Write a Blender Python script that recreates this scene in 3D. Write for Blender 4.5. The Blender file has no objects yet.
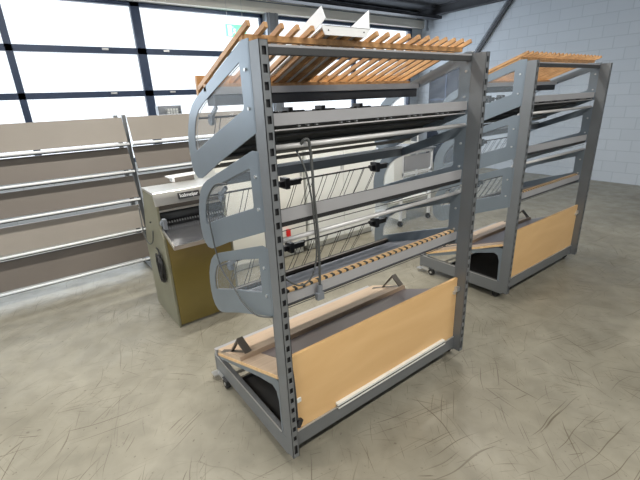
import bpy, bmesh, math, random
from mathutils import Vector, Matrix
random.seed(4)
PI = math.pi
S = bpy.context.scene
COL = S.collection

# ------------------------------------------------------------ camera
cam_data = bpy.data.cameras.new('camera'); cam = bpy.data.objects.new('camera', cam_data); COL.objects.link(cam)
cam_data.sensor_fit = 'HORIZONTAL'; cam_data.sensor_width = 36.0; cam_data.lens = 394.365 / 640 * 36.0
cam_data.clip_start = .05; cam_data.clip_end = 200
cr = Vector((0.797015, -0.602577, -0.040855)); cd = Vector((-0.234024, -0.245762, -0.940656)); cf = Vector((0.556777, 0.759278, -0.336893))
m = Matrix((cr, -cd, -cf)).transposed().to_4x4(); m.translation = Vector((-0.728380, -1.292991, 1.756341))
cam.matrix_world = m
S.camera = cam

# ------------------------------------------------------------ world, light, exposure
w = bpy.data.worlds.new('sky'); S.world = w; w.use_nodes = True
wn = w.node_tree.nodes; bg = wn['Background']; bg.inputs[0].default_value = (.86, .93, 1.0, 1); bg.inputs[1].default_value = 1.7
S.view_settings.view_transform = 'Standard'; S.view_settings.look = 'None'
S.view_settings.gamma = 1; S.view_settings.use_curve_mapping = False; S.view_settings.exposure = 0.10

def area(name, loc, rot, sx, sy, power, color):
    d = bpy.data.lights.new(name, 'AREA'); d.shape = 'RECTANGLE'; d.size = sx; d.size_y = sy; d.energy = power; d.color = color
    o = bpy.data.objects.new(name, d); COL.objects.link(o); o.location = loc; o.rotation_euler = rot
    return o
# daylight coming in at the window band of the back wall and of the left wall
area('daylight_back', (2.2, 6.12, 2.2), (math.radians(-90), 0, 0), 11.0, 2.0, 230, (.80, .90, 1.0))
area('daylight_side', (-5.4, 1.0, 2.2), (0, math.radians(-90), 0), 2.0, 8.0, 25, (.78, .89, 1.0))

# ------------------------------------------------------------ materials
def nt(name):
    mt = bpy.data.materials.new(name); mt.use_nodes = True
    n = mt.node_tree.nodes; return mt, n, mt.node_tree.links, n['Principled BSDF']
def mat(name, col, rough=.5, metal=0, var=.06, scale=8, bump=0, coat=0):
    mt, n, l, b = nt(name)
    b.inputs['Roughness'].default_value = rough; b.inputs['Metallic'].default_value = metal
    if coat: b.inputs['Coat Weight'].default_value = coat
    tc = n.new('ShaderNodeTexCoord'); no = n.new('ShaderNodeTexNoise'); no.inputs['Scale'].default_value = scale; no.inputs['Detail'].default_value = 4
    rp = n.new('ShaderNodeValToRGB')
    rp.color_ramp.elements[0].position = .3; rp.color_ramp.elements[1].position = .7
    rp.color_ramp.elements[0].color = tuple(c * (1 - var) for c in col) + (1,)
    rp.color_ramp.elements[1].color = tuple(min(1, c * (1 + var)) for c in col) + (1,)
    l.new(tc.outputs['Object'], no.inputs['Vector']); l.new(no.outputs['Fac'], rp.inputs[0]); l.new(rp.outputs[0], b.inputs['Base Color'])
    if bump:
        bm = n.new('ShaderNodeBump'); bm.inputs['Strength'].default_value = bump; bm.inputs['Distance'].default_value = .002
        l.new(no.outputs['Fac'], bm.inputs['Height']); l.new(bm.outputs[0], b.inputs['Normal'])
    return mt
def wood(name, a, c, rough=.45, stretch=(1, 14, 14), scale=3):
    mt, n, l, b = nt(name); b.inputs['Roughness'].default_value = rough
    tc = n.new('ShaderNodeTexCoord'); mp = n.new('ShaderNodeMapping'); mp.inputs['Scale'].default_value = stretch
    no = n.new('ShaderNodeTexNoise'); no.inputs['Scale'].default_value = scale; no.inputs['Detail'].default_value = 6; no.inputs['Distortion'].default_value = .6
    rp = n.new('ShaderNodeValToRGB'); rp.color_ramp.elements[0].position = .3; rp.color_ramp.elements[1].position = .72
    rp.color_ramp.elements[0].color = a + (1,); rp.color_ramp.elements[1].color = c + (1,)
    l.new(tc.outputs['Object'], mp.inputs[0]); l.new(mp.outputs[0], no.inputs['Vector']); l.new(no.outputs['Fac'], rp.inputs[0]); l.new(rp.outputs[0], b.inputs['Base Color'])
    return mt
def emit(name, col, s):
    mt, n, l, b = nt(name); b.inputs['Base Color'].default_value = col + (1,)
    b.inputs['Emission Color'].default_value = col + (1,); b.inputs['Emission Strength'].default_value = s
    return mt
M = {}
M['steel'] = mat('grey_painted_steel', (.20, .212, .225), .42, .4, .05, 5)
M['plate'] = mat('grey_painted_plate', (.215, .255, .295), .38, .45, .04, 4)
M['lightsteel'] = mat('light_grey_sheet', (.42, .42, .44), .42, .3, .04, 6)
M['galv'] = mat('bright_zinc', (.62, .63, .64), .3, .7, .08, 30)
M['dark'] = mat('black_plastic', (.018, .018, .02), .5)
M['rubber'] = mat('black_rubber', (.02, .02, .02), .75)
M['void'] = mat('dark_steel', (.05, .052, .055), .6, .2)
M['slat'] = wood('beech_slat', (.36, .185, .072), (.60, .345, .15), .45, (14, 2, 14))
M['beech'] = wood('beech_board', (.70, .44, .20), (.78, .515, .25), .35, (1.0, 4, 4), 1.6)
M['beech_edge'] = wood('beech_edge', (.66, .42, .20), (.80, .56, .30), .4)
M['mat_board'] = mat('taupe_laminate', (.125, .100, .108), .3, 0, .06, 3)
M['plank'] = wood('pale_beech', (.47, .345, .245), (.57, .44, .33), .4)
M['white'] = mat('white_paint', (.80, .82, .84), .4, 0, .02)
M['hinge'] = mat('dull_metal', (.15, .135, .12), .45, .4)
M['tubegrey'] = mat('pale_grey_tube', (.58, .58, .59), .35, .2)
M['whiteplastic'] = mat('white_plastic', (.82, .82, .78), .4, 0, .02)
M['cream'] = mat('cream_laminate', (.76, .765, .72), .45, 0, .04, 2)
M['cabwhite'] = mat('white_laminate', (.82, .84, .82), .4, 0, .03, 2)
M['beige'] = mat('beige_panel', (.235, .212, .185), .5, 0, .05, 2)
M['brown'] = mat('taupe_panel', (.13, .112, .097), .5, 0, .06, 2)
M['stripe'] = mat('grey_mat', (.17, .18, .21), .6, 0, .1, 20)
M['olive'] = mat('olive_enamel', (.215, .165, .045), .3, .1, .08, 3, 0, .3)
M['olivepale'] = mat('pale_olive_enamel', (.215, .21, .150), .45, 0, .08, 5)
M['stainless'] = mat('stainless_steel', (.60, .59, .56), .30, .85, .04, 12)
M['blade'] = mat('brushed_tray', (.30, .31, .34), .25, .9, .06, 12)
M['cable'] = mat('grey_cable', (.08, .085, .085), .55)
M['red'] = mat('red_plastic', (.7, .02, .02), .4)
M['frame'] = mat('dark_blue_frame', (.030, .05, .10), .35, .2)
M['ceil'] = mat('dark_ceiling', (.07, .075, .085), .8, 0, .2, 2)
M['beam'] = mat('dark_steel_beam', (.05, .052, .06), .6, .2)
M['band'] = mat('beige_fascia', (.80, .77, .70), .6, 0, .04, 1)
M['pillar'] = mat('grey_pillar', (.22, .24, .27), .5, .2)
M['navy'] = mat('dark_blue_door', (.018, .026, .045), .6, 0, .12, 3)
M['tube'] = emit('lamp_tube', (1.0, .97, .90), 6.0)
M['signgreen'] = emit('lit_green_sign', (.22, .72, .50), .8)
M['signwhite'] = emit('lit_white_symbol', (.75, .95, .86), .9)

# floor: worn coated concrete with scuffs and scratches
mt, n, l, b = nt('worn_concrete_floor'); M['floor'] = mt
tc = n.new('ShaderNodeTexCoord')
def ramp(fac, p0, c0, p1, c1):
    r = n.new('ShaderNodeValToRGB'); e = r.color_ramp.elements; e[0].position = p0; e[0].color = c0 + (1,); e[1].position = p1; e[1].color = c1 + (1,)
    l.new(fac, r.inputs[0]); return r.outputs[0]
def noise(sc, det=5, dist=0, vec=None):
    x = n.new('ShaderNodeTexNoise'); x.inputs['Scale'].default_value = sc; x.inputs['Detail'].default_value = det; x.inputs['Distortion'].default_value = dist
    l.new(vec or tc.outputs['Object'], x.inputs['Vector']); return x.outputs['Fac']
def mix(fac, a, c_, mode='MULTIPLY'):
    x = n.new('ShaderNodeMix'); x.data_type = 'RGBA'; x.blend_type = mode
    if isinstance(fac, float): x.inputs[0].default_value = fac
    else: l.new(fac, x.inputs[0])
    l.new(a, x.inputs[6]); l.new(c_, x.inputs[7]); return x.outputs[2]
base = ramp(noise(1.6, 6), .32, (.225, .210, .165), .68, (.295, .278, .225))
blot = ramp(noise(7, 8, .4), .35, (.86, .86, .86), .62, (1.04, 1.04, 1.04))
colr = mix(1.0, base, blot)
spk = ramp(noise(38, 3), .66, (1, 1, 1), .74, (.62, .60, .56))
colr = mix(1.0, colr, spk)
for k, (rot, sx, sy, thr, sc) in enumerate([(.25, 95, 1.5, .715, .8), (.95, 120, 2.1, .72, .9), (1.75, 105, 1.3, .715, .7), (2.55, 125, 2.4, .72, 1.1), (2.1, 150, 5.0, .725, 1.4), (.6, 140, 4.2, .725, 1.6)]):
    # drag marks: long thin streaks at several angles, in patches
    wq = n.new('ShaderNodeTexNoise'); wq.inputs['Scale'].default_value = 1.1; l.new(tc.outputs['Object'], wq.inputs['Vector'])
    ad = n.new('ShaderNodeMixRGB'); ad.blend_type = 'ADD'; ad.inputs[0].default_value = .30; l.new(tc.outputs['Object'], ad.inputs[1]); l.new(wq.outputs['Color'], ad.inputs[2])
    mp0 = n.new('ShaderNodeMapping'); mp0.inputs['Rotation'].default_value = (0, 0, rot); l.new(ad.outputs[0], mp0.inputs[0])
    mp = n.new('ShaderNodeMapping'); mp.inputs['Scale'].default_value = (sx, sy, 1); mp.inputs['Location'].default_value = (k * 7.1, k * 3.7, k * 2.0)
    l.new(mp0.outputs[0], mp.inputs[0])
    st = ramp(noise(1.0, 1.5, 0, mp.outputs[0]), thr - .035, (0, 0, 0), thr, (1, 1, 1))
    mm_ = n.new('ShaderNodeMapping'); mm_.inputs['Location'].default_value = (k * 11.3, k * 5.1, 0); l.new(tc.outputs['Object'], mm_.inputs[0])
    msk = ramp(noise(sc, 2, 0, mm_.outputs[0]), .42, (0, 0, 0), .54, (1, 1, 1))
    fac = mix(1.0, st, msk)
    fc = n.new('ShaderNodeMath'); fc.operation = 'MULTIPLY'; l.new(fac, fc.inputs[0]); fc.inputs[1].default_value = .75
    dk = n.new('ShaderNodeRGB'); dk.outputs[0].default_value = (.085, .065, .042, 1)
    colr = mix(fc.outputs[0], colr, dk.outputs[0], 'MIX')
for k, (sc, thr) in enumerate([(.9, .0035), (1.7, .0045)]):
    nz = n.new('ShaderNodeTexNoise'); nz.inputs['Scale'].default_value = 1.3; l.new(tc.outputs['Object'], nz.inputs['Vector'])
    ad = n.new('ShaderNodeMixRGB'); ad.blend_type = 'ADD'; ad.inputs[0].default_value = .5; l.new(tc.outputs['Object'], ad.inputs[1]); l.new(nz.outputs['Color'], ad.inputs[2])
    v = n.new('ShaderNodeTexVoronoi'); v.feature = 'DISTANCE_TO_EDGE'; v.inputs['Scale'].default_value = sc; l.new(ad.outputs[0], v.inputs['Vector'])
    line = ramp(v.outputs['Distance'], thr * .3, (1, 1, 1), thr, (0, 0, 0))
    fac = mix(1.0, line, ramp(noise(1.3 + k, 3), .52, (0, 0, 0), .60, (1, 1, 1)))
    fc = n.new('ShaderNodeMath'); fc.operation = 'MULTIPLY'; l.new(fac, fc.inputs[0]); fc.inputs[1].default_value = .5
    dk = n.new('ShaderNodeRGB'); dk.outputs[0].default_value = (.09, .075, .05, 1)
    colr = mix(fc.outputs[0], colr, dk.outputs[0], 'MIX')
dots = ramp(noise(60, 2), .745, (1, 1, 1), .77, (.25, .22, .18)); colr = mix(1.0, colr, dots)
l.new(colr, b.inputs['Base Color']); b.inputs['Roughness'].default_value = .42
rr = ramp(noise(5, 6), .3, (.32, .32, .32), .7, (.55, .55, .55)); l.new(rr, b.inputs['Roughness'])

# white painted block wall
def blockmat(name, ax):
    mt, n, l, b = nt(name)
    tc = n.new('ShaderNodeTexCoord'); mp = n.new('ShaderNodeCombineXYZ'); sp = n.new('ShaderNodeSeparateXYZ')
    l.new(tc.outputs['Object'], sp.inputs[0]); l.new(sp.outputs[ax], mp.inputs[0]); l.new(sp.outputs['Z'], mp.inputs[1])
    br = n.new('ShaderNodeTexBrick'); br.inputs['Color1'].default_value = (.47, .51, .56, 1); br.inputs['Color2'].default_value = (.44, .48, .53, 1)
    br.inputs['Mortar'].default_value = (.38, .42, .47, 1); br.inputs['Scale'].default_value = 1; br.inputs['Mortar Size'].default_value = .007
    br.inputs['Brick Width'].default_value = .4; br.inputs['Row Height'].default_value = .2
    l.new(mp.outputs[0], br.inputs['Vector']); l.new(br.outputs['Color'], b.inputs['Base Color'])
    bp = n.new('ShaderNodeBump'); bp.inputs['Strength'].default_value = .4; bp.inputs['Distance'].default_value = .004; bp.invert = True
    l.new(br.outputs['Fac'], bp.inputs['Height']); l.new(bp.outputs[0], b.inputs['Normal'])
    b.inputs['Roughness'].default_value = .7
    return mt
M['block_yz'] = blockmat('painted_blocks_yz', 'Y')
M['block_xz'] = blockmat('painted_blocks_xz', 'X')
mt, n, l, b = nt('window_glass'); M['glass'] = mt
b.inputs['Base Color'].default_value = (.95, .98, 1, 1); b.inputs['Roughness'].default_value = .02; b.inputs['Alpha'].default_value = .08
b.inputs['IOR'].default_value = 1.3

mt, n, l, b = nt('clear_acrylic'); M['acrylic'] = mt
b.inputs['Base Color'].default_value = (.60, .70, .80, 1); b.inputs['Roughness'].default_value = .05; b.inputs['Alpha'].default_value = .08
# ------------------------------------------------------------ mesh helpers
class MB:
    def __init__(s): s.bm = bmesh.new()
    def box(s, x0, x1, y0, y1, z0, z1, rot=None, piv=None):
        vs = [s.bm.verts.new((x, y, z)) for x in (x0, x1) for y in (y0, y1) for z in (z0, z1)]
        for f in [(0, 1, 3, 2), (4, 6, 7, 5), (0, 4, 5, 1), (2, 3, 7, 6), (0, 2, 6, 4), (1, 5, 7, 3)]: s.bm.faces.new([vs[i] for i in f])
        if rot is not None:
            p = Vector(piv) if piv is not None else Vector(((x0 + x1) / 2, (y0 + y1) / 2, (z0 + z1) / 2))
            for v in vs: v.co = rot @ (v.co - p) + p
        return s
    def bar(s, a, b_, wx, wz, up=(0, 0, 1)):
        a = Vector(a); b_ = Vector(b_); d = b_ - a; L = d.length; d.normalize(); u = Vector(up)
        sd = d.cross(u).normalized(); u = sd.cross(d).normalized()
        vs = [s.bm.verts.new(a + d * (L * t) + sd * (wx / 2 * i) + u * (wz / 2 * j)) for t in (0, 1) for i in (-1, 1) for j in (-1, 1)]
        for f in [(0, 1, 3, 2), (4, 6, 7, 5), (0, 4, 5, 1), (2, 3, 7, 6), (0, 2, 6, 4), (1, 5, 7, 3)]: s.bm.faces.new([vs[i] for i in f])
        return s
    def tube(s, pts, r, n=10, cap=True):
        pts = [Vector(p) for p in pts]; rings = []
        for i, p in enumerate(pts):
            d = (pts[min(i + 1, len(pts) - 1)] - pts[max(i - 1, 0)]).normalized()
            u = Vector((0, 0, 1)) if abs(d.z) < .9 else Vector((1, 0, 0))
            a = d.cross(u).normalized(); b_ = a.cross(d)
            rings.append([s.bm.verts.new(p + (a * math.cos(2 * PI * k / n) + b_ * math.sin(2 * PI * k / n)) * r) for k in range(n)])
        for A, B in zip(rings, rings[1:]):
            for k in range(n): s.bm.faces.new((A[k], A[(k + 1) % n], B[(k + 1) % n], B[k]))
        if cap: s.bm.faces.new(rings[0][::-1]); s.bm.faces.new(rings[-1])
        return s
    def prism(s, poly, axis, a, b_, hole=None):
        # poly: 2D outline in the two other axes; extruded along axis from a to b
        def P(p, t):
            return {'x': (t, p[0], p[1]), 'y': (p[0], t, p[1]), 'z': (p[0], p[1], t)}[axis]
        if not hole:
            A = [s.bm.verts.new(P(p, a)) for p in poly]; B = [s.bm.verts.new(P(p, b_)) for p in poly]
            s.bm.faces.new(A[::-1]); s.bm.faces.new(B)
            for i in range(len(poly)): j = (i + 1) % len(poly); s.bm.faces.new((A[i], A[j], B[j], B[i]))
        else:
            for t in (a, b_):
                es = []
                for loop in (poly, hole):
                    vs = [s.bm.verts.new(P(p, t)) for p in loop]
                    es += [s.bm.edges.new((vs[i], vs[(i + 1) % len(vs)])) for i in range(len(vs))]
                bmesh.ops.triangle_fill(s.bm, use_beauty=True, use_dissolve=False, edges=es)
            for loop in (poly, hole):
                A = [s.bm.verts.new(P(p, a)) for p in loop]; B = [s.bm.verts.new(P(p, b_)) for p in loop]
                for i in range(len(loop)): j = (i + 1) % len(loop); s.bm.faces.new((A[i], A[j], B[j], B[i]))
            bmesh.ops.remove_doubles(s.bm, verts=s.bm.verts, dist=1e-5)
        return s
    def build(s, name, m, parent=None, bevel=0, smooth=False):
        bmesh.ops.recalc_face_normals(s.bm, faces=s.bm.faces)
        me = bpy.data.meshes.new(name); s.bm.to_mesh(me); s.bm.free(); me.materials.append(m)
        o = bpy.data.objects.new(name, me); COL.objects.link(o)
        if parent is not None: o.parent = parent
        if bevel:
            bv = o.modifiers.new('bevel', 'BEVEL'); bv.width = bevel; bv.segments = 2; bv.limit_method = 'ANGLE'; bv.angle_limit = math.radians(50)
        if smooth:
            for p in me.polygons: p.use_smooth = True
        return o
def curve_pts(pts, k=6):
    P = [Vector(p) for p in pts]; out = []
    for i in range(len(P) - 1):
        a, b_, c_, d = P[max(i - 1, 0)], P[i], P[i + 1], P[min(i + 2, len(P) - 1)]
        for j in range(k):
            t = j / k
            out.append(.5 * ((2 * b_) + (c_ - a) * t + (2 * a - 5 * b_ + 4 * c_ - d) * t * t + (3 * b_ - a - 3 * c_ + d) * t ** 3))
    out.append(P[-1]); return out
def tag(o, label=None, cat=None, group=None, kind=None):
    for k, v in (('label', label), ('category', cat), ('group', group), ('kind', kind)):
        if v: o[k] = v
    return o
def empty(name, loc=(0, 0, 0), rz=0):
    o = bpy.data.objects.new(name, None); COL.objects.link(o); o.location = loc; o.rotation_euler = (0, 0, rz); o.empty_display_size = .1
    return o
def copy_tree(o, parent=None, skip=()):
    c_ = o.copy(); COL.objects.link(c_)
    if parent is not None: c_.parent = parent
    for ch in [x for x in list(bpy.data.objects) if x.parent == o]:
        if ch.name.split('.')[0] not in skip: copy_tree(ch, c_, skip)
    return c_
def struct(name, mb, m, parent=None, **k):
    o = mb.build(name, m, parent, **k)
    if parent is None: o['kind'] = 'structure'
    return o

# ------------------------------------------------------------ the room
X0, X1, Y0, Y1, H = -5.6, 8.3, -4.5, 6.2, 3.72
struct('floor', MB().box(X0, X1 + .2, Y0, Y1 + .2, -.1, 0), M['floor'])
struct('ceiling', MB().box(X0, X1 + .2, Y0, Y1 + .2, H, H + .1), M['ceil'])
struct('wall_right', MB().box(X1, X1 + .2, Y0, Y1 + .2, 0, H), M['block_yz'])
struct('wall_rear', MB().box(X0, X1, Y0 - .2, Y0, 0, H), M['block_xz'])
lw = MB().box(X0 - .2, X0, Y0 - .2, Y1 + .2, 0, .9).box(X0 - .2, X0, Y0 - .2, Y1 + .2, 3.3, H).box(X0 - .2, X0, Y0 - .2, -3.2, .9, 3.3).box(X0 - .2, X0, 5.2, Y1 + .2, .9, 3.3)
struct('wall_left', lw, M['block_yz'])
# back wall: plinth below the windows, pillar, fascia band above
bw = MB().box(X0, X1, Y1, Y1 + .2, 0, .85).box(7.95, X1, Y1, Y1 + .2, .85, 3.32).box(X0, X0 + .5, Y1, Y1 + .2, .85, 3.32).box(X0, X1, Y1, Y1 + .2, 3.32, H)
struct('wall_back', bw, M['block_xz'])
struct('trim_1', MB().box(X0, X1 - .02, Y1 - .14, Y1 - .02, 3.335, 3.66), M['band'])
struct('trim_2', MB().box(X0, X1 - .02, Y1 - .155, Y1 - .14, 3.50, 3.515), M['pillar'])
struct('trim_3', MB().box(3.62, 3.88, Y1 - .16, Y1 + .1, 0, 3.335).box(3.66, 3.69, Y1 - .19, Y1 - .16, 0, 3.335).box(3.80, 3.83, Y1 - .19, Y1 - .16, 0, 3.335), M['pillar'])
def window(i, x0, x1, mull, trans):
    z0, z1 = .85, 3.33
    f = MB(); t = .045; y0, y1 = Y1 + .0, Y1 + .08
    f.box(x0, x0 + .07, y0, y1, z0, z1).box(x1 - .07, x1, y0, y1, z0, z1).box(x0, x1, y0, y1, z1 - .06, z1).box(x0, x1, y0, y1, z0, z0 + .07)
    for mx in mull: f.box(mx - t, mx + t, y0, y1, z0, z1)
    for tz in trans: f.box(x0, x1, y0, y1, tz - t, tz + t)
    w_ = struct('window_%d' % i, f, M['frame'])
    g = MB().box(x0 + .03, x1 - .03, Y1 + .04, Y1 + .044, z0 + .03, z1 - .03).build('pane', M['glass'], w_)
    h = MB()
    for tz in trans:
        for xx in [x0 + .35, x1 - .6]: h.box(xx, xx + .09, y0 - .025, y0, tz - .0, tz + .03)
    h.build('window_catch', M['galv'], w_)
window(1, -2.3, 1.29, [-.5], [1.965, 2.615])
window(2, 1.29, 3.64, [], [1.965, 2.615])
window(3, 3.86, 7.95, [5.98], [1.965, 2.615])
window(4, X0 + .5, -2.3, [-3.7], [1.965, 2.615])
# window band in the left wall
f = MB(); 
for yy in (-3.2, -.4, 2.4, 5.12): f.box(X0 - .12, X0 - .04, yy, yy + .08, .9, 3.3)
f.box(X0 - .12, X0 - .04, -3.2, 5.2, .9, .97).box(X0 - .12, X0 - .04, -3.2, 5.2, 3.24, 3.3)
w5 = struct('window_5', f, M['frame'])
MB().box(X0 - .09, X0 - .086, -3.2, 5.2, .93, 3.27).build('pane', M['glass'], w5)
# dark sliding door in the right wall
d = struct('door_1', MB().box(X1 - .05, X1 - .002, 4.78, 5.82, 0, 2.33), M['navy'], bevel=.004)
MB().box(X1 - .06, X1 - .05, 4.83, 5.77, .9, .93).box(X1 - .06, X1 - .05, 4.83, 5.77, 1.6, 1.63).box(X1 - .06, X1 - .05, 5.28, 5.31, .1, 2.28).build('door_rail', M['frame'], d)
MB().box(X1 - .08, X1 - .05, 4.9, 4.93, 1.0, 1.2).build('handle', M['galv'], d)
# ceiling steelwork
for i, x in enumerate((-3.4, .6, 4.6, 8.0)):
    mb = MB().box(x - .07, x + .07, Y0, Y1 - .16, H - .02, H).box(x - .07, x + .07, Y0, Y1 - .16, H - .2, H - .18).box(x - .01, x + .01, Y0, Y1 - .16, H - .2, H)
    struct('trim_%d' % (4 + i), mb, M['beam'])
# service pipes and a cable tray under the ceiling along the windows
cable_tray = MB().box(X0 + .1, X1 - .1, 5.5, 5.75, H - .26, H - .245).box(X0 + .1, X1 - .1, 5.5, 5.515, H - .26, H - .2).box(X0 + .1, X1 - .1, 5.735, 5.75, H - .26, H - .2).build('cable_tray', M['beam'])
tag(cable_tray, 'dark metal cable tray under the ceiling along the windows', 'cable tray')
tag(MB().tube([(4.9, 6.0, H), (4.9, 6.0, 3.2), (5.0, 5.9, 3.1)], .006, 6).build('hanging_cable', M['cable']), 'thin cable hanging down from the dark ceiling by the fascia', 'cable')
tag(MB().tube([(8.12, Y1 - .3, 3.72), (8.12, Y1 - .3, 3.3)], .05, 12).tube([(8.12, Y1 - .3, 3.3), (8.12, Y1 - .3, 3.25)], .065, 12).build('drain_pipe', M['pillar'], smooth=False), 'short grey pipe coming through the ceiling at the room corner', 'pipe')
# diagonal tie brace on the right wall
br_ = empty('wall_brace', (X1 - .05, 4.3, 1.2)); tag(br_, 'dark steel tie brace running diagonally across the white block wall', 'brace')
MB().bar((0, .51, 1.0), (0, -.55, 3.42 - 1.0), .07, .03, (1, 0, 0)).build('brace_bar', M['beam'], br_)
MB().bar((-.0, .60, 1.0), (-.0, -.46, 3.42 - 1.0), .03, .02, (1, 0, 0)).build('brace_rod', M['pillar'], br_)
# unseen ceiling lamps, added to light the racks and floor
lamp0 = empty('added_ceiling_lamp', (0, 0, H))
tag(lamp0, 'unseen twin tube batten added on the dark ceiling', 'ceiling lamp', 'added unseen lamps in rows on the ceiling')
MB().box(-.75, .75, -.07, .07, -.10, -.02).build('housing', M['white'], lamp0, bevel=.004)
for s in (-1, 1): MB().tube([(-.72, s * .04, -.125), (.72, s * .04, -.125)], .014, 8).build('lamp_tube', M['tube'], lamp0)
first = True
LAMPS = [(-2.4, -1.9, 60), (.4, -1.9, 85), (3.2, -1.9, 50), (-2.6, 1.3, 75), (.2, 1.3, 85), (3.0, 1.3, 70), (.2, 4.4, 30), (3.0, 4.4, 30)]  # row behind the camera added to brighten the faces toward it
for (x, y, pw_) in LAMPS:
    o = lamp0 if first else copy_tree(lamp0); first = False
    o.location = (x, y, H)
    o['label'] = 'added unseen twin tube ceiling lamp in the row %s, %s' % ({-1.9: 'nearest the rear wall', 1.3: 'above the racks', 4.4: 'nearest the back windows'}[y], {-2.4: 'at its left end', -2.6: 'at its left end', .4: 'in the middle', .2: 'in the middle', 3.2: 'at its right end', 3.0: 'at its right end'}[x])
    area('added_lamp_light', (x, y, H - .16), (0, 0, 0), 1.45, .12, pw_, (1.0, .95, .86))

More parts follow.
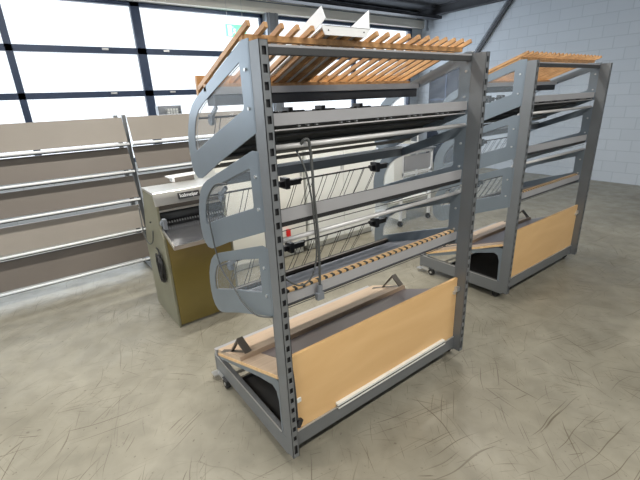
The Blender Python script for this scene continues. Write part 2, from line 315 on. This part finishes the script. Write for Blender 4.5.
# ------------------------------------------------------------ the slatted bread display rack
L = 1.361
ZT = [1.912, 1.52, 1.125]
OUT = [(.07, 0), (.12, 0), (.20, -.028), (.40, -.10), (.634, -.183), (.70, -.215), (.75, -.255), (.79, -.31), (.815, -.36), (.828, -.42), (.828, -.48), (.818, -.53), (.795, -.562), (.755, -.580), (.70, -.574), (.64, -.55), (.45, -.468), (.07, -.322)]
CUT = [(.160, -.072), (.40, -.152), (.56, -.207), (.63, -.238), (.68, -.275), (.712, -.32), (.735, -.37), (.742, -.42), (.735, -.437), (.70, -.424), (.45, -.335), (.165, -.240), (.158, -.225)]
def make_rack():
    root = empty('display_rack')
    # posts: slotted channels
    for px in (0, L):
        mb = MB(); t = .0025
        mb.box(px, px + t, 0, .055, .03, 1.9).box(px + .036 - t, px + .036, 0, .084, .03, 1.9).box(px, px + .036, .082, .084, .03, 1.9)
        mb.box(px + .0012, px + .0012 + t, .055, .084, .03, 1.9).box(px + .001, px + .035, .0, .08, 1.898, 1.9)
        a, b_ = px + .0100, px + .0275
        mb.box(px, a, 0, t, .03, 1.9).box(b_, px + .036, 0, t, .03, 1.9)
        zc = [1.865 - .0572 * k for k in range(31)]; top = 1.9
        for z in zc:
            mb.box(a, b_, 0, t, z + .0140, top)
            top = z - .0140
        mb.box(a, b_, 0, t, .105, top).box(a, b_, 0, t, .03, .05)
        mb.box(px + .004, px + .031, .03, .032, .15, 1.88)
        po = mb.build('post', M['steel'], root)
        MB().box(px + .004, px + .031, .009, .011, .04, 1.89).build('slot_shade', M['dark'], po)  # black sheet added behind the slots so they look deep in shade
    # side plates with rounded front and a cut out
    for px in (.0, L + .002):
        for zt in ZT:
            p = MB().prism([((y * 1.012 + .004) if zt > 1.2 else y, z + zt) for y, z in OUT], 'x', px, px + .005, [(y, z + zt) for y, z in CUT]).build('side_plate', M['plate'], root, bevel=.0012)
            MB().prism([(y, z + zt) for y, z in [(.15, -.06), (.45, -.16), (.66, -.25), (.75, -.36), (.76, -.44), (.70, -.44), (.15, -.25)]], 'x', px + .0055, px + .008).build('clear_panel', M['acrylic'], p)
            rim = [(px + .0025, y, z + zt) for y, z in CUT]
            MB().tube([Vector(q) + Vector((.010, 0, 0)) for q in rim + rim[:1]], .0018, 5, False).build('rim', M['lightsteel'], p)
            for (y, z) in ((.113, -.10), (.113, -.235)):
                mb = MB(); mb.tube([(px - .006, y, zt + z), (px + .012, y, zt + z)], .007, 6).build('bolt', M['galv'], p)
    # foot bars with castors and lower gussets
    for px in (0, L):
        mb = MB().box(px, px + .032, 0.052, .93, .015, .126).box(px - .001, px + .034, .93, .952, .005, .128)
        f_ = mb.build('foot', M['steel'], root, bevel=.003)
        MB().box(px - .0008, px + .004, .10, .93, .123, .1285).build('edge_highlight', M['galv'], f_)  # bright strip painting the highlight along the foot's top edge
        g = [(.07, .43), (.13, .435), (.86, .155), (.86, .135), (.70, .19), (.30, .335), (.16, .375), (.125, .36), (.108, .31), (.104, .13), (.07, .126)]
        MB().prism(g, 'x', px + .006, px + .012).build('gusset', M['plate'], root)
        for y in (.80,):
            c_ = MB(); c_.tube([(px - .010, y, -.022), (px + .016, y, -.022)], .032, 20).build('castor', M['rubber'], root)
            MB().tube([(px - .013, y, -.022), (px + .019, y, -.022)], .012, 12).build('hub', M['galv'], c_ and [o for o in bpy.data.objects if o.name.startswith('castor') and o.parent == root][-1])
            MB().box(px + .017, px + .020, y - .02, y + .02, -.03, .016).box(px - .013, px + .020, y - .03, y + .03, .011, .016).build('fork', M['void'], root)
        MB().box(px - .035, px + .02, y + .11, y + .165, -.022, -.012).box(px - .005, px + .010, y + .03, y + .12, -.018, .012).build('brake_lever', M['galv'], root)
        c2 = MB().tube([(px + .045, .13, -.022), (px + .067, .13, -.022)], .032, 20).build('castor', M['rubber'], root)
        MB().box(px + .030, px + .070, .105, .155, .012, .023).build('fork', M['void'], root)
    # top tubes of every level
    tb = MB().box(.03, L + .004, .085, .112, 1.862, 1.888).build('top_beam', M['void'], root, bevel=.002)
    MB().box(.03, L + .002, .088, .108, 1.889, 1.897).build('beam_lip', M['lightsteel'], tb)
    for zt in ZT[1:]: MB().tube([(.02, .10, zt + .004), (L + .004, .10, zt + .004)], .011, 12).build('cross_tube', M['tubegrey'], root, smooth=True)
    # trays
    for i, zt in enumerate(ZT):
        zf = [1.612, 1.217, .812][i]; zb = [1.655, 1.268, .876][i]
        s_ = .33
        P = lambda y, dz=0: zf + .004 - s_ * (y - .1) + dz
        tr = MB().prism([(.0985, zf - .004), (.0985, zf + .004), (.70, P(.70)), (.70, P(.70) + .06), (.706, P(.70) + .06), (.706, P(.70) - .006)], 'x', .012, L + .002).build('tray', M['void'], root)
        MB().box(.011, L + .001, .092, .098, [zf - .004, zf - .004, zf + .014][i], zb).build('rear_flange', M['lightsteel'], tr)
        if i < 2: MB().box(.014, L, .0985, .135, zf - [.008, .026][i], zf - .005).build('under_lip_shade', M['dark'], tr)  # black strip painting the shade below the flange
        ribs = MB()
        for y in (.25, .40, .55): ribs.bar((.03, y, P(y) - .011), (L - .01, y, P(y) - .011), .03, .01)
        if i != 2: ribs.build('rib', M['void'], tr)
        else: ribs.bm.free()
        MB().tube([(.02, .10, zf - [.022, .045, .012][i]), (L, .10, zf - [.022, .045, .012][i])], [.0035, .002, .002][i], 6).build('wire_edge', M['lightsteel' if i == 0 else 'void'], tr)
        if i == 0:
            for k in range(30):
                if (k * 7) % 5 in (0, 2, 3): MB().box(.03 + k * .045, .040 + k * .045, .10, .114, zf - .014, zf - .008).build('peg', M['lightsteel'], tr)
            fl = MB().box(.02, L, .565, .605, 1.312, 1.362).build('front_beam', M['steel'], root, bevel=.002)
            MB().box(.02, L, .562, .575, 1.362, 1.378).build('lit_lip', M['white'], fl)
            MB().tube([(.02, .50, 1.425), (L, .50, 1.425)], .008, 8).build('cross_tube', M['beige'], root)
            MB().tube([(.02, .60, 1.405), (L, .60, 1.405)], .008, 8).build('cross_tube', M['beige'], root)
        if i == 2:
            lo = MB(); Q = lambda y, dz=0: P(y, dz)
            for k in range(9):
                y = .20 + k * .053
                lo.bar((.02, y, P(y) + .014), (L - .004, y, P(y) + .014), .034, .020)
            lo.build('rubber_mat', M['stripe'], tr)
            MB().box(.016, L, .112, .145, zb - .035, zb + .002).build('peg_comb', M['beech_edge'], tr)
            for k in range(30): MB().box(.054 + k * .045, .070 + k * .045, .111, .135, zb - .010, zb + .0026).build('comb_notch', M['void'], tr)
            MB().bar((.016, .69, P(.69) + .045), (L, .69, P(.69) + .045), .02, .02).build('front_strip', M['brown'], tr)
    # divider rods with hanging wires
    for i, zt in enumerate(ZT):
        y, z = .70, zt - [.277, .277, .285][i]
        rod = MB().tube([(.02, y, z), (L + .002, y, z)], .0055, 8).build('divider_rod', M['dark'], root)
        if i < 3:
            nw = 11
            for k in range(nw * 2):
                x = .12 + (k // 2) * .112 + (k % 2) * .022 + random.uniform(-.008, .008)
                if .46 < x < .50 or x > 1.2 and i == 2 : continue
                MB().tube([(x, y, z + .006), (x - .006, y + .065, z - .12), (x - .012 + random.uniform(-.006, .006), y + .13, z - .23)], .0022, 5).build('wire', M['void'], rod)
        for x in ([.34, .52, .75, 1.05] if i == 0 else [.47, 1.21]):
            cl = MB().box(x - .03, x + .12, y - .03, y - .005, z - .022, z + .012).box(x + .0, x + .03, y - .05, y + .02, z - .035, z + .03).tube([(x - .03, y, z), (x + .14, y, z)], .012, 10)
            cl.build('clamp', M['dark'], root, bevel=.003)
        MB().tube([(.07, y - .02, z - .01), (.085, y - .02, z - .01)], .028, 14).bar((.078, y - .02, z), (.078, y - .10, z + .05), .012, .02).build('clamp_disc', M['pillar'], root)
    # slatted shelf on top
    SL = .36; z0 = 1.968; y0_ = .074
    sh = MB().box(.005, L - .03, .125, .155, 1.909, 1.932).bar((.0, .52, 1.768), (L - .01, .52, 1.768), .03, .035)
    shelf = sh.build('slatted_shelf', M['slat'], root, bevel=.002)
    for k in range(20):
        x = .007 + k * .0694
        MB().bar((x, y0_, z0 - .010), (x, .60, z0 - .010 - SL * (.60 - y0_)), .015, .020).build('slat', M['slat'], shelf, bevel=.001)
    MB().box(.0, L - .01, .605, .63, 1.735, 1.825).build('front_board', M['slat'], shelf, bevel=.004)
    MB().box(.012, L - .002, .44, .455, 1.738, 1.768).box(.012, L - .002, .455, .50, 1.738, 1.743).build('channel', M['lightsteel'], root)
    MB().box(.012, L - .002, .455, .54, 1.690, 1.737).build('lamp_housing', M['beam'], root, bevel=.003)
    # base
    MB().box(.034, L - .001, .095, .70, .024, .030).box(.034, L - .001, .694, .70, .024, .05).build('under_rack_shade', M['void'], root)  # dark sheet added in place of the shade on the floor under the board
    MB().box(.037, L, .050, .085, .034, .124).build('bottom_rail', M['steel'], root, bevel=.002)
    MB().box(.037, L - .002, .0485, .056, .122, .128).build('rail_highlight', M['galv'], root)  # bright strip standing in for the highlight along the rail
    MB().box(.037, L - .002, .056, .074, .128, .568).build('back_panel', M['beech'], root, bevel=.0015)
    MB().box(.032, L - .002, .0745, .079, .128, .40).build('panel_shade', M['stripe'], root)  # dark sheet added behind the panel to deepen the shade there
    th = math.atan(.385); zz = lambda y: .19 + .385 * (.86 - y)
    MB().bar((L / 2, .08, zz(.08) - .020), (L / 2, .87, zz(.87) - .020), L, .018, (0, 0, 1)).build('sloped_board', M['plank'], root)
    MB().bar((L / 2 + .06, .10, zz(.10) - .0095), (L / 2 + .06, .50, zz(.50) - .0095), L - .13, .003, (0, 0, 1)).build('grey_mat', M['mat_board'], root)
    MB().bar((-.001, .09, zz(.09) - .020), (-.001, .87, zz(.87) - .020), .003, .0185).build('board_edge', M['beech_edge'], root)
    fl = MB().bar((L / 2 + .012, .515, zz(.515)), (L / 2 + .012, .865, zz(.865)), L + .024, .032, (0, 0, 1)).build('flap_board', M['plank'], root, bevel=.002)
    MB().box(.0, L + .03, .905, .935, .128, .176).build('front_rail', M['lightsteel'], root)
    for x in (.03, L - .03):
        b1 = (x, .70, zz(.70) + .016); b2 = (x + .035, .54, zz(.54) + .016); ap = (x + .012, .60, zz(.60) + .115)
        MB().bar(b1, ap, .008, .022, (1, 0, 0)).bar(ap, b2, .008, .045, (1, 0, 0)).bar(b1, b2, .03, .004).bar((x - .03, .78, zz(.78) + .02), b1, .03, .004).build('hinge_bracket', M['hinge'], fl)
    # fixings on the panel
    MB().box(L - .03, L - .002, .036, .056, .48, .51).box(L - .045, L - .03, .042, .056, .465, .485).build('panel_catch', M['galv'], root)
    return root
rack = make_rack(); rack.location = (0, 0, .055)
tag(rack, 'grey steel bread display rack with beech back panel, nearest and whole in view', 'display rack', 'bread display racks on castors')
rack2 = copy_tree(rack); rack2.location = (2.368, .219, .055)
tag(rack2, 'matching grey display rack half hidden behind the far right post', 'display rack', 'bread display racks on castors')
# only on the near rack
MB().box(.322, 1.245, .034, .0485, .124, .137).box(.318, 1.24, .036, .056, .143, .158).build('cable_trunking', M['whiteplastic'], rack, bevel=.001)
MB().box(.32, 1.24, .0345, .055, .1365, .1435).build('trunking_gap', M['dark'], rack)
MB().box(.075, .100, .049, .057, .295, .320).build('panel_clip', M['whiteplastic'], rack, bevel=.002)
c_ = MB().tube(curve_pts([(.040, .04, .62), (.037, .006, .52), (.043, .006, .40), (.045, .008, .30), (.046, .010, .24)]), .004, 6).build('edge_cable', M['cable'], rack)
MB().box(.040, .066, .0, .022, .195, .240, Matrix.Rotation(.5, 3, 'Y')).build('cable_foot', M['dark'], c_, bevel=.003)
# cable hung over the middle tube, with its plug
c_ = MB().tube(curve_pts([(.205, .11, 1.50), (.215, .085, 1.54), (.232, .070, 1.545), (.245, .075, 1.50), (.247, .070, 1.40), (.245, .066, 1.332), (.26, .075, 1.20), (.262, .07, 1.10), (.262, .07, .95), (.258, .07, .86)]), .0062, 8).build('power_cable', M['cable'], rack, smooth=True)
MB().tube([(.258, .07, .875), (.258, .07, .835)], .014, 10).box(.235, .275, .058, .082, .80, .838).build('plug', M['pillar'], c_, bevel=.003)
MB().tube(curve_pts([(.205, .12, 1.50), (.215, .075, 1.42), (.232, .065, 1.30), (.243, .07, 1.2), (.255, .078, 1.08), (.247, .075, 1.0), (.215, .07, .93), (.165, .07, .905), (.11, .07, .93), (.05, .06, .99)]), .0042, 7).build('power_cable', M['cable'], rack, smooth=True)
MB().tube(curve_pts([(-.002, .40, 1.35), (-.012, .47, 1.345), (-.014, .54, 1.319), (-.014, .625, 1.25), (-.014, .655, 1.152), (-.014, .644, 1.046), (-.014, .621, .956), (-.014, .57, .868), (-.014, .46, .82), (-.014, .35, .762), (-.014, .217, .753), (-.006, .078, .80)]), .0040, 7).build('side_cable', M['cable'], rack, smooth=True)

# white folded tray lying on the slats
t = empty('sheet_metal_tray', (.46, .12, 1.954 + .055)); tag(t, 'white folded sheet metal tray lying on the top slats', 'tray')
SLo = -.36
MB().prism([(-.040, .015), (.47, .002 + SLo * .47), (.47, SLo * .47), (-.042, .0135)], 'x', -.127, .127).build('tray_floor', M['white'], t)
MB().prism([(-.068, .038), (-.042, .084), (.47, .050 + SLo * .47), (.47, .001 + SLo * .47), (.046, -.0155)], 'x', -.130, -.127).build('side_wall', M['white'], t)
MB().prism([(-.040, .014), (-.036, .090), (.47, .050 + SLo * .47), (.47, .001 + SLo * .47)], 'x', .127, .130).build('side_wall', M['white'], t)
MB().prism([(-.140, .018), (.125, .018), (.095, -.017), (-.122, -.017)], 'y', -.052, -.049).prism([(-.052, .015), (-.038, .015), (-.038, .017), (-.052, .017)], 'x', -.12, .12).build('end_lip', M['white'], t)
for x_, z_ in ((-.105, .0), (.085, .002)): MB().tube([(x_, -.0535, z_), (x_, -.050, z_)], .003, 8).build('hole', M['dark'], t)

# ------------------------------------------------------------ olive baking machine
mc = empty('dough_machine', (.003, 1.737, 0)); tag(mc, 'olive green dough machine with stainless hood and black nameplate', 'machine')
W, D = .56, .62
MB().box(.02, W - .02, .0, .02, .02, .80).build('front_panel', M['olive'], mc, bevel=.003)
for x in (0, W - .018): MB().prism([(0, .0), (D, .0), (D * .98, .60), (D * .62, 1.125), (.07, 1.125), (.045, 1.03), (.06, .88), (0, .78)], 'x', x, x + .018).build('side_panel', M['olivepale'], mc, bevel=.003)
MB().box(.018, W - .018, D - .03, D - .01, .02, .60).build('rear_panel', M['olive'], mc)
MB().prism([(.045, 1.035), (.06, 1.035), (.09, 1.115), (.40, 1.115), (.40, 1.135), (.075, 1.135), (.07, 1.13)], 'x', -.004, W + .004).build('hood', M['stainless'], mc, bevel=.003)
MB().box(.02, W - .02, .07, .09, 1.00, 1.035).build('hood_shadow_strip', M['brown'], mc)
MB().box(.018, W - .018, .05, .062, .985, 1.0).build('guard_bar', M['stainless'], mc)
for (y, z, r) in ((.13, .94, .045), (.13, .855, .04)): MB().tube([(.02, y, z), (W - .02, y, z)], r, 24).build('roller', M['void'], mc, smooth=True)
gr_ = MB()
for k in range(24): gr_.box(.04 + k * .021, .048 + k * .021, .07, .085, .885, .90)
gr_.build('scraper_comb', M['galv'], mc)
MB().prism([(-.205, .765), (.10, .862), (.10, .868), (-.205, .773)], 'x', .02, W - .02).build('discharge_tray', M['blade'], mc)
MB().prism([(-.212, .752), (-.200, .752), (-.200, .780), (-.212, .780)], 'x', .01, W - .01).prism([(-.21, .755), (.04, .835), (.04, .855), (-.21, .78)], 'x', .008, .02).prism([(-.21, .755), (.04, .835), (.04, .855), (-.21, .78)], 'x', W - .02, W - .008).build('tray_rim', M['stainless'], mc)
MB().bar((.24, .50, 1.17), (.50, .50, 1.175), .12, .008).box(.26, .28, .42, .5, 1.135, 1.17).build('feed_flap', M['white'], mc)
MB().tube([(.03, .02, .90), (.03, .06, .90)], .025, 12).box(.02, .045, -.01, .04, .86, .94).build('adjuster', M['pillar'], mc)
hp = MB().tube([(-.012, .30, .86), (-.0, .30, .86)], .006, 6).build('rivet', M['dark'], mc)
# nameplate with lettering on the sloping hood front
ang = math.atan2(.08, .03)
pl = MB().box(-.075, .075, -.002, .002, -.021, .021).build('nameplate', M['dark'], mc, bevel=.001)
pl.scale = (1.14, 1, 1.12); pl.location = (.262, .0500, 1.088); pl.rotation_euler = (-(PI / 2 - ang) * .8, 0, 0)
MB().box(.012, W - .012, .052, .056, 1.034, 1.036).build('lip', M['stainless'], mc)
tx = bpy.data.curves.new('nameplate_lettering', 'FONT'); tx.body = 'kalmeijer'; tx.size = .037; tx.align_x = 'CENTER'; tx.align_y = 'CENTER'; tx.extrude = .0008; tx.space_character = .95
tmp = bpy.data.objects.new('tmp', tx); COL.objects.link(tmp); bpy.context.view_layer.update()
me = bpy.data.meshes.new_from_object(tmp.evaluated_get(bpy.context.evaluated_depsgraph_get())); bpy.data.objects.remove(tmp)
me.materials.clear(); me.materials.append(M['white'])
to = bpy.data.objects.new('lettering', me); COL.objects.link(to); to.parent = pl; to.location = (0, -.0032, 0); to.rotation_euler = (PI / 2, 0, 0)
cc = []
for k in range(150):
    a = k / 150 * 2 * PI * 8
    cc.append((-.022 - .010 * math.sin(k * .37), .165 + (.050 + .028 * math.sin(k * .17)) * math.cos(a) + .012 * math.sin(k * .31), .50 + (.105 + .02 * math.sin(k * .53)) * math.sin(a)))
MB().tube(cc, .0075, 7).tube(curve_pts([(-.02, .12, .62), (-.02, .15, .66), (-.02, .20, .665), (-.01, .24, .655)]), .006, 7).build('power_cord', M['dark'], mc, smooth=True)
MB().tube(curve_pts([(-.02, .55, .95), (-.03, .50, .72), (-.03, .38, .66), (-.02, .28, .70), (-.01, .25, .80)]), .005, 7).build('side_hose', M['cable'], mc, smooth=True)

# ------------------------------------------------------------ sloping shelf units along the back
u0 = empty('shelf_unit', (0, 0, 0)); UW = 1.58
for x in (0, UW - .04):
    MB().box(x, x + .04, .28, .34, 0, 1.68).build('post', M['steel'], u0, bevel=.003)
    MB().box(x, x + .04, -.10, .30, .03, .10).build('foot', M['steel'], u0, bevel=.003)
zs = [(1.42, 1.66, 'beige'), (1.14, 1.36, 'brown'), (.84, 1.06, 'brown'), (.50, .74, 'beige'), (.15, .42, 'brown')]
for (a, b_, mm) in zs:
    p_ = MB().prism([(.0, a), (.02, a), (.10, b_), (.08, b_)], 'x', .005, UW - .005).build('shelf_panel', M[mm], u0, bevel=.002)
    MB().tube([(0, -.02, a - .02), (UW, -.02, a - .02)], .012, 10).build('rail', M['white'], p_, smooth=True)
    MB().box(.0, UW, .0, .05, a - .045, a - .035).build('shelf_lip', M['void'], p_)
units = [(-3.0, 'sloping beige shelf unit at the left end of the row under the windows'), (-1.38, 'sloping beige shelf unit in the middle of the row, left of the dough machine'), (.24, 'sloping beige shelf unit directly behind the olive dough machine')]
for i, (x, lb) in enumerate(units):
    o = u0 if i == 0 else copy_tree(u0)
    o.location = (x, 3.24, 0); tag(o, lb, 'shelf unit', 'sloping shelf units below the windows')
bk = empty('wire_basket', (.70, 3.38, 1.662)); tag(bk, 'small grey wire basket standing on top of the beige shelf unit', 'basket')
mb = MB()
for k in range(9): mb.box(-.12 + k * .03, -.115 + k * .03, -.05, -.045, 0, .09)
for z in (0, .03, .06, .085): mb.box(-.122, .127, -.052, -.047, z, z + .006)
mb.box(-.12, .125, -.05, .05, 0, .004).box(-.122, -.117, -.05, .05, 0, .09).box(.122, .127, -.05, .05, 0, .09).box(-.122, .127, .047, .052, 0, .09)
mb.build('basket_mesh', M['pillar'], bk)
MB().box(-.02, .10, -.03, .03, .005, .06).build('basket_contents', M['cabwhite'], bk)

# ------------------------------------------------------------ white cabinets behind the rack
def cabinet(x, w, h, label, mt_, doors=2):
    c_ = empty('cabinet', (x, 2.42, 0)); tag(c_, label, 'cabinet', 'white cabinets behind the racks')
    MB().box(0, w, .02, .60, .08, h).build('body', M[mt_], c_, bevel=.003)
    MB().box(-.005, w + .005, .0, .61, h, h + .03).build('worktop', M['cream'], c_, bevel=.003)
    MB().box(.02, w - .02, .06, .58, 0, .08).build('plinth', M['cream'], c_)
    dw = w / doors
    for k in range(doors):
        d_ = MB().box(k * dw + .004, (k + 1) * dw - .004, .0, .02, .09, h - .01).build('door', M[mt_], c_, bevel=.002)
        MB().box(k * dw + dw - .05, k * dw + dw - .035, -.02, .0, h - .3, h - .14).build('handle', M['galv'], d_)
    return c_
cabinet(.75, 1.05, 1.24, 'cream fronted cabinet beside the right of the dough machine', 'cream')
cabinet(1.85, 1.10, 1.24, 'white fronted cabinet between the cream cabinet and the wheeled table', 'cabwhite')
pgd = empty('wall_plug', (1.507, 2.417, 0.316)); tag(pgd, 'red plug on a small white socket at the cream cabinet', 'plug')
MB().box(-.06, -.005, -.02, .0, -.035, .04).build('socket', M['whiteplastic'], pgd, bevel=.003)
MB().tube([(.02, -.03, -.035), (.02, -.03, .045)], .026, 14).box(.0, .04, -.03, 0, -.02, .03).build('plug_body', M['red'], pgd)

# wheeled white table
ta = empty('wheeled_table', (3.2, 2.30, 0)); tag(ta, 'white wheeled worktable with drawer fronts seen behind the far post', 'table')
MB().box(-.05, .80, -.02, .60, 1.04, 1.06).build('tabletop', M['pillar'], ta, bevel=.002)
MB().box(-.04, .12, -.005, .55, .56, 1.04).build('drawer_box', M['cabwhite'], ta, bevel=.002)
MB().box(.12, .77, .0, .02, 1.0, 1.04).box(.12, .77, .0, .02, .72, .76).build('frame_rail', M['white'], ta)
MB().box(.18, .72, .005, .02, .78, .98).build('drawer_front', M['brown'] if False else M['lightsteel'], ta, bevel=.002)
MB().box(.13, .27, .03, .25, .10, .34).build('storage_box', M['cream'], ta, bevel=.003)
MB().box(-.03, .77, .02, .58, .36, .38).build('lower_shelf', M['cream'], ta)
for x in (.12, .73):
    for y in (.0, .54):
        lg = MB().box(x, x + .035, y, y + .035, .09, 1.04).build('leg', M['white'], ta)
        MB().tube([(x + .005, y + .02, .04), (x + .03, y + .02, .04)], .04, 16).box(x + .008, x + .026, y + .005, y + .03, .04, .10).build('castor', M['rubber'], lg)
# white moveable rack further back
st = empty('white_shelf_trolley', (4.35, 3.4, 0)); tag(st, 'white framed shelf trolley standing further back between the racks', 'trolley')
for x in (0, .6):
    for y in (0, .45): MB().tube([(x, y, .06), (x, y, 1.25)], .014, 8).build('leg', M['white'], st)
for z in (.2, .6, .95, 1.22): MB().box(-.01, .61, -.01, .46, z, z + .02).build('shelf', M['cabwhite'], st)
for z, hh in ((.62, .2), (.97, .16)): MB().box(.08, .5, .06, .38, z, z + hh).build('crate', M['cream'], st, bevel=.005)
for x in (0, .6):
    for y in (0, .45): MB().tube([(x - .012, y, .032), (x + .012, y, .032)], .032, 14).build('castor', M['rubber'], st)

# escape route sign reflected in the glass, put in as a hanging lit panel
sg = empty('exit_sign_reflection', (2.933, 6.0, 2.977)); tag(sg, 'green escape sign reflection at the left window, built as a hanging panel', 'sign')
MB().box(-.20, .20, -.02, .02, -.10, .10).build('sign_panel', M['signgreen'], sg, bevel=.004)
fg = MB()
fg.box(-.17, -.09, -.024, -.02, -.085, .085).build('door_symbol', M['signwhite'], sg)
fg = MB().tube([(-.075, -.022, .055), (-.06, -.022, .055)], .012, 10).bar((-.05, -.022, .03), (-.035, -.022, -.02), .03, .004, (0, 1, 0)).bar((-.035, -.022, -.02), (-.01, -.022, -.06), .018, .004, (0, 1, 0)).bar((-.04, -.022, -.02), (-.075, -.022, -.045), .016, .004, (0, 1, 0)).bar((-.05, -.022, .03), (-.01, -.022, .02), .012, .004, (0, 1, 0))
fg.bar((.03, -.022, 0), (.13, -.022, 0), .02, .004, (0, 1, 0)).bar((.12, -.022, 0), (.08, -.022, .04), .02, .004, (0, 1, 0)).bar((.12, -.022, 0), (.08, -.022, -.04), .02, .004, (0, 1, 0)).build('running_symbol', M['signwhite'], sg)
for x in (-.15, .15): MB().tube([(x, 0, .10), (x, 0, H - 2.977)], .003, 6).build('hanger', M['galv'], sg)
